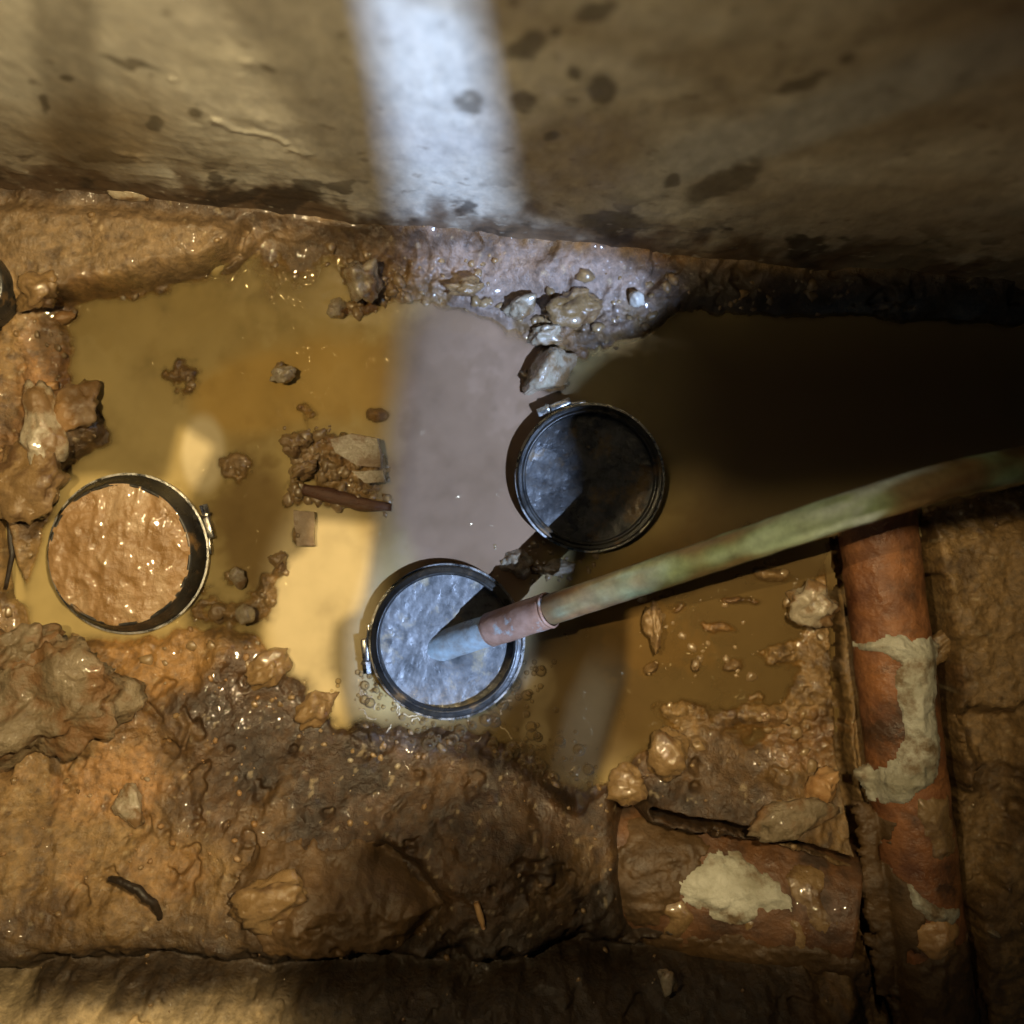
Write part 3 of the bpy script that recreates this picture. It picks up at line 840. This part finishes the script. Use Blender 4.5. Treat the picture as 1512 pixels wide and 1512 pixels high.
VA, VB, VR = (1290, 750, .004), (1372, 1490, .012), .0268
vp = lying_pipe('clay_pipe', 'rusty red clay pipe lying in the right bank, smeared with pale plaster', VA, VB, VR, M['rust'], .006, 'clay pipe')
vz = cyl_top(*VA, *VB, VR)
patch('plaster_patch', [(1262, 948), (1300, 932), (1350, 940), (1366, 958), (1358, 990), (1352, 1040), (1362, 1100), (1350, 1135), (1320, 1160), (1285, 1172), (1258, 1135), (1290, 1115), (1318, 1080), (1312, 1045), (1305, 1000), (1310, 970), (1285, 950)], vz, .0055, M['plaster'], vp, 301)
patch('plaster_patch', [(1318, 1285), (1330, 1300), (1352, 1316), (1385, 1322), (1375, 1332), (1345, 1326), (1322, 1308)], vz, .003, M['plaster'], vp, 311, rag=4, soft=8)
patch('clay_crust', [(1335, 1345), (1365, 1335), (1385, 1350), (1378, 1372), (1350, 1385), (1335, 1370)], vz, .006, M['orange'], vp, 321, rag=8)

HA, HB, HR = (900, 1300, -.046), (1258, 1362, -.016), .054
hp = lying_pipe('branch_pipe', 'short rust brown pipe with a pale plaster blotch, butting against the upright one', HA, HB, HR, M['rustdark'], .007, 'clay pipe')
hz_ = cyl_top(*HA, *HB, HR)
patch('plaster_patch', [(1000, 1290), (1030, 1272), (1085, 1256), (1120, 1276), (1158, 1300), (1152, 1322), (1110, 1328), (1085, 1340), (1040, 1336), (1005, 1322)], hz_, .0035, M['plaster'], hp, 331, rag=15)
patch('plaster_patch', [(1160, 1285), (1185, 1268), (1202, 1280), (1190, 1310), (1220, 1335), (1200, 1350), (1175, 1330)], hz_, .003, M['mudstone'], hp, 341, rag=8)
patch('plaster_drip', [(1092, 1343), (1100, 1343), (1112, 1375), (1104, 1420), (1096, 1420), (1102, 1378)], hz_, .0012, M['mudstone'], hp, 351, rag=3, soft=5)
patch('plaster_drip', [(1155, 1340), (1162, 1340), (1168, 1375), (1160, 1412), (1152, 1412), (1158, 1376)], hz_, .0012, M['mudstone'], hp, 352, rag=3, soft=5)
patch('plaster_drip', [(975, 1330), (1000, 1325), (1012, 1340), (996, 1375), (978, 1372), (992, 1345)], hz_, .002, M['mudstone'], hp, 353, rag=5, soft=6)

patch('mud_smear', [(1262, 1180), (1300, 1200), (1292, 1260), (1330, 1330), (1310, 1420), (1290, 1460), (1278, 1330), (1262, 1250)], vz, .003, M['soilstone'], vp, 371, rag=16)
patch('mud_smear', [(1310, 1400), (1400, 1370), (1425, 1440), (1430, 1500), (1320, 1500), (1300, 1450)], vz, .004, M['soilstone'], vp, 373, rag=18)
patch('mud_smear', [(1335, 1170), (1375, 1165), (1385, 1230), (1360, 1250)], vz, .003, M['mudstone'], vp, 375, rag=12)
patch('mud_smear', [(940, 1225), (1010, 1215), (1040, 1245), (985, 1290), (990, 1340), (930, 1370), (900, 1300)], hz_, .005, M['soilstone'], hp, 377, rag=18)
patch('mud_smear', [(960, 1375), (1100, 1372), (1250, 1385), (1260, 1440), (960, 1440)], hz_, .004, M['soilstone'], hp, 379, rag=18)

# ------------------------------------------------------------ stones, clods, fragments
def stone(name, label, cat, px, py, rx, ry, hgt, mat, seed, rot=0, sub=4, rough=.3, facet=.8, sink=.35, group=None):
    z = max(ground_z(px, py), -.004)
    me = rock_mesh(rx * S, ry * S, hgt, seed, sub, rough, facet)
    o = link(name, me, M[mat], None)
    o.location = P(px, py, z)
    o.location.z = z + hgt * (1 - 2 * sink) * .6
    o.rotation_euler = (random.uniform(-.2, .2), random.uniform(-.2, .2), rot)
    return tag(o, label, cat, group)

G1 = 'stones lying about the flooded hole'
STONES = [
 ('rubble_chunk', 'big lump of muddy grey concrete below the clay-filled pipe', 'rubble', 70, 1035, 112, 92, .030, 'rubble', 3, .2, 5, .55, .5),
 ('rubble_chunk', 'pocked grey lump at the left edge above the big concrete lump', 'rubble', 20, 975, 62, 46, .026, 'rubble', 9, .5, 5, .6, .4),
 ('stone', 'small cream stone alone on the brown clay, low on the left', 'stone', 190, 1188, 26, 30, .010, 'stone', 11, .3, 4, .3, .8),
 ('stone', 'long pale grey lump on the left bank of the pool', 'stone', 66, 635, 30, 74, .012, 'stone', 12, .2, 4, .4, .7),
 ('clod', 'cracked brown clod at the left edge under the long grey lump', 'clod', 40, 715, 62, 58, .016, 'mudstone', 14, .8, 4, .45, .5),
 ('clod', 'orange brown wedge of clay jutting into the pool beside the long grey lump', 'clod', 118, 605, 42, 34, .012, 'clay', 15, .7, 4, .4, .8),
 ('brick_crumb', 'orange crumb on the left bank at the pool corner', 'brick crumb', 78, 570, 12, 8, .006, 'orange', 16, .3, 3, .3, .8),
 ('stone', 'small wet pebble heap stone at the upper left pool corner', 'stone', 62, 430, 34, 26, .011, 'mudstone', 17, .3, 4, .5, .6),
 ('brick_crumb', 'orange crumb in the upper left corner of the pool', 'brick crumb', 95, 468, 16, 11, .006, 'orange', 18, .3, 3, .3, .8),
 ('stone', 'pale knobbly stone standing in the pool under the wall', 'stone', 536, 412, 26, 34, .016, 'stone', 19, .2, 4, .5, .6),
 ('stone', 'wet round pebble just left of the pale knobbly stone', 'stone', 500, 456, 15, 15, .009, 'stone', 20, .2, 4, .3, .5),
 ('stone', 'little pale stone alone in the middle of the yellow pool', 'stone', 418, 552, 20, 14, .009, 'stone', 21, .2, 4, .4, .6),
 ('clod', 'wet lump of clay breaking the surface beside the broken tile', 'clod', 436, 655, 17, 16, .011, 'mudstone', 22, .1, 4, .5, .4),
 ('clod', 'lower of two wet lumps left of the broken tile', 'clod', 452, 694, 20, 14, .010, 'mudstone', 23, .6, 4, .5, .4),
 ('stone', 'yellowish pebble in the mud right of the clay-filled pipe', 'stone', 352, 852, 13, 17, .008, 'stone', 24, .3, 3, .3, .6),
 ('stone', 'pale pebble at the right end of the mud tongue below the clay-filled pipe', 'stone', 362, 908, 15, 16, .008, 'stone', 25, .1, 3, .3, .6),
 ('stone', 'rounded pebble left of the pale one on the mud tongue', 'stone', 322, 905, 16, 14, .008, 'mudstone', 26, .1, 3, .3, .6),
 ('clod', 'dark knob at the corner of the bright water patch', 'clod', 414, 826, 14, 14, .010, 'mudstone', 27, .1, 4, .4, .4),
 ('stone', 'wet angular stone with a white edge above the dark drain pipe', 'stone', 806, 552, 46, 36, .018, 'stone', 28, .5, 4, .35, 1.0),
 ('stone', 'white glinting chip on the rubble at the foot of the wall', 'stone', 940, 444, 11, 13, .008, 'white', 29, .4, 3, .3, 1.0),
 ('stone', 'wet grey stone in the middle of the rubble under the wall', 'stone', 765, 455, 26, 18, .012, 'stone', 30, .4, 4, .4, .9),
 ('stone', 'grey brown stone right of centre in the rubble under the wall', 'stone', 850, 452, 40, 26, .013, 'mudstone', 31, .2, 4, .45, .8),
 ('stone', 'flat wet stone below the others in the rubble under the wall', 'stone', 808, 494, 34, 16, .010, 'stone', 32, .1, 4, .4, .8),
 ('stone', 'muddy stone at the left end of the rubble under the wall', 'stone', 690, 425, 30, 14, .010, 'mudstone', 33, .1, 4, .4, .8),
 ('stone', 'pinkish wet stone between the two right-hand drain pipes', 'stone', 765, 832, 26, 20, .010, 'stone', 34, .2, 4, .4, .8),
 ('stone', 'small glossy stone under the lower lip of the dark drain pipe', 'stone', 822, 838, 30, 13, .009, 'stone', 35, .1, 4, .4, .8),
 ('stone', 'mud-coated stone with a glint at the head of the red clay pipe', 'stone', 1198, 892, 34, 34, .014, 'stone', 36, .2, 4, .5, .7),
 ('clod', 'wet muddy ridge in the brown pool below the copper tube', 'clod', 965, 925, 14, 34, .009, 'mudstone', 37, .1, 4, .5, .5),
 ('stone', 'orange brown upright stone beside the gap of the red clay pipe', 'stone', 1210, 1165, 24, 38, .018, 'orange', 38, -.4, 4, .35, .9),
 ('stone', 'grey flat stone wedged above the short rust brown pipe', 'stone', 1172, 1205, 66, 34, .012, 'rubble', 39, .3, 4, .4, .9),
 ('clod', 'tan flake of clay bridging the gap right of the plaster', 'clod', 1388, 955, 34, 20, .010, 'mudstone', 40, .7, 4, .5, .9),
 ('clod', 'dark humped clod at the water edge left of the short rust brown pipe', 'clod', 985, 1115, 32, 38, .014, 'mudstone', 41, .2, 4, .4, .4),
 ('clod', 'small brown clod left of the humped one at the water edge', 'clod', 925, 1160, 32, 26, .011, 'mudstone', 42, .2, 4, .4, .4),
 ('stone', 'ochre crumb in the dark soil at the bottom right of centre', 'stone', 985, 1448, 15, 20, .008, 'stone', 43, .2, 3, .4, .8),
 ('stone', 'pale pebble on the right bank below the red clay pipe', 'stone', 1466, 1376, 12, 7, .006, 'stone', 44, -.4, 3, .3, .8),
 ('stone', 'long flat pale stone in the dark seam at the foot of the wall', 'stone', 190, 288, 28, 9, .006, 'stone', 45, -.1, 3, .3, .8),
 ('slab_fragment', 'grey wedge of slab leaning on the wall at the left edge', 'slab', 5, 240, 44, 20, .012, 'rubble', 46, -.5, 4, .3, 1.0),
 ('clod', 'rough brown clod on the slope beside the black root', 'clod', 400, 1330, 60, 34, .012, 'mudstone', 47, .2, 4, .45, .6),
 ('clod', 'crumbly brown clod on the shore left of the middle pipe', 'clod', 400, 985, 36, 26, .012, 'mudstone', 48, .6, 4, .5, .4),
 ('clod', 'dark crumbly clod at the lower end of the bright water patch', 'clod', 465, 1048, 34, 22, .012, 'mudstone', 49, .6, 4, .5, .4),
]
for s_ in STONES:
    n_, l_, c_, px_, py_, rx_, ry_, h_, m_, sd_, rot_, sub_, rg_, fc_ = s_
    stone(n_, l_, c_, px_, py_, rx_, ry_, h_, m_, sd_, rot_, sub_, rg_, fc_)

def plate(name, label, cat, poly, z, thick, mat, seed, tilt=(0, 0)):
    """a broken flat piece with real thickness and a chipped outline"""
    pts = []
    m = len(poly)
    for i in range(m):
        a, b = Vector(poly[i]), Vector(poly[(i + 1) % m])
        k = max(2, int((b - a).length / 9))
        for j in range(k):
            p = a.lerp(b, j / k)
            q = 2.2 * mnoise.noise(Vector((p.x * .05, p.y * .05, seed)))
            pts.append(p + Vector((q, q * .7)))
    c = sum(pts, Vector((0, 0))) / len(pts)
    bm = bmesh.new()
    vs = [bm.verts.new(((p.x - c.x) * S, (c.y - p.y) * S, 0)) for p in pts]
    fc = bm.faces.new(vs)
    r = bmesh.ops.extrude_face_region(bm, geom=[fc])
    for v in r['geom']:
        if isinstance(v, bmesh.types.BMVert):
            v.co.z += thick
            v.co.xy *= .96
    me = from_bm(bm)
    o = link(name, me, M[mat], None, smooth=False)
    o.location = P(c.x, c.y, z)
    o.rotation_euler = (tilt[0], tilt[1], 0)
    return tag(o, label, cat)

plate('tile_fragment', 'upper pale piece of broken tile in the mud left of the grey water', 'tile', [(488, 648), (520, 640), (560, 648), (566, 692), (530, 688), (496, 668)], .012, .005, 'stone', 1, (.06, -.05))
plate('tile_fragment', 'lower pale piece of broken tile in the mud left of the grey water', 'tile', [(520, 696), (566, 694), (570, 712), (540, 714)], .010, .005, 'stone', 2, (.04, .05))
plate('tile_fragment', 'dark square chip on the top left corner of the bright water', 'tile', [(434, 752), (466, 756), (466, 806), (440, 806)], .002, .007, 'mudstone', 3, (0, .05))
o = patch('slab_fragment', [(400, 1225), (480, 1218), (585, 1240), (652, 1302), (625, 1345), (540, 1362), (430, 1350), (380, 1290)], lambda A, B: ground_fields(A, B)[0], .009, M['soilstone'], None, 361, rag=14, soft=45)
tag(o, 'earth covered slab whose pointed corner sticks out of the near bank', 'slab')

def stick(name, label, pts, r, mat, cat, zoff=.003):
    w_ = [P(x, y, max(ground_z(x, y), 0) + zoff) for x, y in pts]
    c0 = w_[0].copy()
    # resample
    fine_ = []
    for a, b in zip(w_[:-1], w_[1:]):
        for j in range(5): fine_.append(a.lerp(b, j / 5) - c0)
    fine_.append(w_[-1] - c0)
    m = len(fine_)
    o = link(name, tube_mesh(fine_, [r * (.45 + .55 * math.sin(math.pi * min(1, (i + 1) / m * .8 + .15))) for i in range(m)], 10, True, .35, pts[0][0]), M[mat])
    o.location = c0
    return tag(o, label, cat)

stick('stick', 'dark red brown stick lying across the mud below the broken tile', [(448, 722), (490, 733), (530, 744), (578, 750)], .0050, 'darkwood', 'stick', .004)
stick('root', 'short curved black root on the clay at the lower left', [(163, 1298), (178, 1301), (190, 1308), (204, 1313), (214, 1325), (227, 1333), (236, 1350), (235, 1372)], .0030, 'root', 'root')
stick('wood_splinter', 'thin orange splinter stuck in the dark soil at the bottom middle', [(703, 1332), (709, 1352), (714, 1372)], .0022, 'orange', 'splinter')
stick('wood_splinter', 'short dull splinter just below the orange one', [(720, 1375), (728, 1390), (733, 1402)], .0022, 'wood', 'splinter')
stick('root', 'thin black root crossing the cracked clay at the left edge', [(24, 735), (14, 775), (18, 820), (8, 870)], .0022, 'root', 'root')

# ------------------------------------------------------------ crumbs and froth (nobody could count them)
def icos(bm, c, r, sub=1, seed=0, squash=.7, jit=.3):
    ret = bmesh.ops.create_icosphere(bm, subdivisions=sub, radius=1)
    ang = seed * 1.7
    for v in ret['verts']:
        k = 1 + jit * mnoise.noise(v.co * 1.4 + Vector((seed, seed * .3, 0)))
        x, y = v.co.x * k, v.co.y * k
        v.co = Vector((c[0] + r * (x * math.cos(ang) - y * .75 * math.sin(ang)), c[1] + r * (x * math.sin(ang) + y * .75 * math.cos(ang)), c[2] + r * squash * v.co.z * k))

rng = np.random.RandomState(5)
def scatter(n, box, rmin, rmax, cond):
    px = rng.uniform(box[0], box[2], n * 6)
    py = rng.uniform(box[1], box[3], n * 6)
    z, d, a, b = ground_fields(px, py)
    ok = cond(px, py, z, d)
    px, py, z = px[ok][:n], py[ok][:n], z[ok][:n]
    r = rmin + (rmax - rmin) * rng.uniform(0, 1, len(px)) ** 3
    return list(zip(px, py, z, r))

for mat, n, box, cond, nm in (
    ('mudstone', 230, (-60, 330, 1560, 1440), lambda x, y, z, d: (d > -8) & (z > -.003), 'crumbs'),
    ('stone', 50, (-60, 330, 1560, 1440), lambda x, y, z, d: (d > -6) & (z > -.002) & (y > 380), 'gravel'),
    ('clay', 110, (-40, 880, 420, 1250), lambda x, y, z, d: (d > -4) & (z > -.001), 'clay_crumbs')):
    bm = bmesh.new()
    for i, (x, y, z, r) in enumerate(scatter(n, box, .0007, .0034, cond)):
        icos(bm, ((x - 756) * S, (756 - y) * S, z + r * .1), r, 1, i)
    tag(link(nm, from_bm(bm), M[mat]), kind='stuff')

bm = bmesh.new()
def shore(x, y, z, d): return (z > -.002) & (z < .010) & (np.hypot(x - 193, y - 817) > 122) & (np.hypot(x - 661, y - 945) > 118) & (np.hypot(x - 869, y - 706) > 110) & ~((x > 1222) & (y > 805))
for i, (x, y, z, r) in enumerate(scatter(250, (10, 350, 1215, 1200), .0016, .0055, shore)):
    icos(bm, ((x - 756) * S, (756 - y) * S, z + r * .02), r, 2, i, .42, .6)
for i, (x, y, z, r) in enumerate(scatter(90, (420, 625, 575, 760), .0015, .0060, lambda x, y, z, d: z > -.004) + scatter(40, (480, 385, 600, 475), .0015, .006, lambda x, y, z, d: z > -.003) + scatter(14, (700, 400, 960, 540), .002, .009, lambda x, y, z, d: z > -.003) + scatter(40, (730, 800, 880, 860), .0015, .005, lambda x, y, z, d: np.hypot(x - 869, y - 706) > 112) + scatter(45, (940, 880, 1120, 1010), .001, .0045, lambda x, y, z, d: z > -.006)):
    icos(bm, ((x - 756) * S, (756 - y) * S, max(z, -.0005) + r * .05), r, 2, i + 900, .5, .65)
tag(link('wet_grit', from_bm(bm), M['film']), kind='stuff')

bm = bmesh.new()
fo = random.Random(4)
for i in range(260):
    if i < 130:
        a = fo.uniform(-.1, 2.6)
        rr = .0560 + abs(fo.gauss(0, .011))
        c = P(661, 945)
        x, y = c.x + rr * math.cos(-a - .3), c.y + rr * math.sin(-a - .3)
    else:
        c = P(fo.gauss(790, 45), fo.gauss(1120, 28))
        x, y = c.x, c.y
    z = max(0, ground_z(x / S + 756, 756 - y / S))
    if z > .01: continue
    r = fo.uniform(.0008, .0046) * (1 if fo.random() < .4 else .5)
    bmesh.ops.create_icosphere(bm, subdivisions=2, radius=r, matrix=Matrix.Translation((x, y, z + r * .1)) @ Matrix.Diagonal((1, 1, .75, 1)))
tag(link('froth', from_bm(bm), M['bubble']), kind='stuff')

bm = bmesh.new()
for i in range(16):                              # tan scum threads curling on the surface round the middle pipe
    if i < 20:
        a = fo.uniform(.1, 2.5); c = P(661, 945); rr = .060 + abs(fo.gauss(0, .010))
        x, y = c.x + rr * math.cos(-a - .3), c.y + rr * math.sin(-a - .3)
    else:
        c = P(fo.gauss(800, 55), fo.gauss(1095, 40)); x, y = c.x, c.y
    h_, pts_ = fo.uniform(0, 6.28), []
    tw = fo.choice((-1, 1)) * fo.uniform(.0, .16)
    for k in range(fo.randint(6, 18)):
        z = ground_z(x / S + 756, 756 - y / S)
        if z > .006: break
        pts_.append(Vector((x, y, max(z, 0) + .0003)))
        h_ += tw + fo.gauss(0, .5)
        x += .0011 * math.cos(h_); y += .0011 * math.sin(h_)
    if len(pts_) > 4:
        m_ = tube_mesh(pts_, [fo.uniform(.0002, .0008) for _ in pts_], 6, True)
        bm.from_mesh(m_); bpy.data.meshes.remove(m_)
tag(link('scum', from_bm(bm), M['scum']), kind='stuff')

# ------------------------------------------------------------ unseen boards added over the hole to cut the torchlight into patches
def px_on_wall(px, py):
    """point of the wall face seen at a photograph pixel"""
    best = None
    for i in range(600):
        z = i * .001
        q = P(px, py, z)
        yb = np.interp(q.x, [-1.6, -.36, .36, 1.6], [.352, .226, .158, .04]) + .04 * z
        if q.y <= yb:
            return Vector((q.x, yb, z))
    return P(px, py, .5)

def shade_poly(pts, lamp, zb):
    """carry points (px, py, 'w' on the wall / 'g' on the ground) along the lamp's rays to a board at height zb"""
    out = []
    for p in pts:
        g = px_on_wall(p[0], p[1]) if p[2] == 'w' else P(p[0], p[1], 0)
        k = (lamp.z - zb) / (lamp.z - g.z)
        q = lamp + (g - lamp) * k
        out.append(Vector((q.x, q.y)))
    return out

def board(name, outline, z, thick=.004, holes=()):
    pts, edges = list(outline), [(i, (i + 1) % len(outline)) for i in range(len(outline))]
    for h in holes:
        o = len(pts)
        pts += h
        edges += [(o + i, o + (i + 1) % len(h)) for i in range(len(h))]
    v2, e2, f2, *_ = delaunay_2d_cdt(pts, edges, [], 1, 1e-7)
    def inside(p, poly):
        c = False
        for a, b in zip(poly, poly[1:] + poly[:1]):
            if (a.y > p.y) != (b.y > p.y) and p.x < (b.x - a.x) * (p.y - a.y) / (b.y - a.y) + a.x: c = not c
        return c
    bm = bmesh.new()
    vs = [bm.verts.new((v.x, v.y, z)) for v in v2]
    for fc in f2:
        cc = sum((v2[i] for i in fc), Vector((0, 0))) / len(fc)
        if inside(cc, list(outline)) and not any(inside(cc, list(h)) for h in holes):
            bm.faces.new([vs[i] for i in fc])
    r = bmesh.ops.extrude_face_region(bm, geom=bm.faces[:])
    for g in r['geom']:
        if isinstance(g, bmesh.types.BMVert): g.co.z += thick
    return tag(link(name, from_bm(bm), M['board'], None, smooth=False), kind='structure')

ZB = .802
# for the warm torch: added mask over everything it leaves unlit
A_EDGE = [(300, -140, 'w'), (312, 0, 'w'), (385, 90, 'w'), (430, 170, 'w'), (478, 262, 'w'), (560, 330, 'w'),
          (300, 410, 'g'), (110, 440, 'g'), (85, 500, 'g'), (112, 565, 'g'), (150, 640, 'g'), (112, 700, 'g'), (190, 694, 'g'), (246, 708, 'g'), (272, 608, 'g'), (344, 654, 'g'), (303, 745, 'g'),
          (322, 800, 'g'), (300, 905, 'g'), (385, 945, 'g'), (398, 850, 'g'), (450, 812, 'g'), (464, 757, 'g'),
          (574, 764, 'g'), (558, 872, 'g'), (540, 900, 'g'), (514, 908, 'g'), (510, 960, 'g'), (526, 1010, 'g'), (540, 1062, 'g'), (640, 1090, 'g'), (770, 1120, 'g'), (870, 1190, 'g'), (925, 1010, 'g'), (930, 890, 'g'), (1100, 830, 'g'), (1250, 790, 'g'), (1900, 700, 'g'), (1900, 300, 'g'), (2100, -140, 'w')]
board('shade_board', shade_poly(A_EDGE, LA, ZB), ZB)
board('shade_board', shade_poly([(66, -140, 'w'), (118, -140, 'w'), (150, 120, 'w'), (172, 262, 'w'), (112, 262, 'w'), (88, 120, 'w')], LA, ZB), ZB)
F_SHADE = [(1000, 425, 'g'), (1060, 520, 'g'), (1040, 640, 'g'), (960, 715, 'g'), (900, 775, 'g'), (850, 850, 'g'), (800, 950, 'g'), (700, 1010, 'g'), (548, 1010, 'g'), (556, 872, 'g'), (574, 700, 'g'), (606, 440, 'g'), (760, 415, 'g')]
ZS = .872
board('shade_board', shade_poly([(480, 1400, 'g'), (520, 1230, 'g'), (680, 1185, 'g'), (840, 1260, 'g'), (930, 1380, 'g'), (1100, 1425, 'g'), (1300, 1400, 'g'), (1512, 1410, 'g'), (1800, 1400, 'g'), (1800, 1900, 'g'), (520, 1900, 'g')], LA, ZS), ZS)
board('shade_board', shade_poly([(1090, 385, 'w'), (1500, 392, 'w'), (1700, 400, 'w'), (1900, 430, 'g'), (1900, 715, 'g'), (1500, 715, 'g'), (1240, 750, 'g'), (1060, 765, 'g'), (960, 680, 'g'), (960, 560, 'g')], LF, .85), .85)
board('shade_board', shade_poly(F_SHADE, LF, ZB), ZB)
# added board with a slot that shapes the cold beam
SLOT = [(535, -160, 'w'), (545, 0, 'w'), (580, 220, 'w'), (600, 340, 'w'), (612, 440, 'g'), (590, 620, 'g'), (566, 850, 'g'), (536, 940, 'g'), (540, 1075, 'g'), (640, 1110, 'g'), (730, 1075, 'g'), (785, 1000, 'g'), (790, 920, 'g'),
        (835, 860, 'g'), (842, 800, 'g'), (845, 700, 'g'), (822, 640, 'g'), (852, 575, 'g'), (1015, 425, 'g'), (752, 322, 'w'), (738, 250, 'w'), (715, 120, 'w'), (692, 0, 'w'), (670, -160, 'w')]
slot = shade_poly(SLOT, LC, .70)
cx_, cy_ = sum(p.x for p in slot) / len(slot), sum(p.y for p in slot) / len(slot)
R_ = .13
board('shade_board', [Vector((cx_ - R_, cy_ - R_)), Vector((cx_ + R_, cy_ - R_)), Vector((cx_ + R_, cy_ + R_)), Vector((cx_ - R_, cy_ + R_))], .70, .003, [slot, shade_poly([(912, 935, 'g'), (922, 1000, 'g'), (902, 1060, 'g'), (866, 1165, 'g'), (840, 1150, 'g'), (862, 1040, 'g')], LC, .70)])
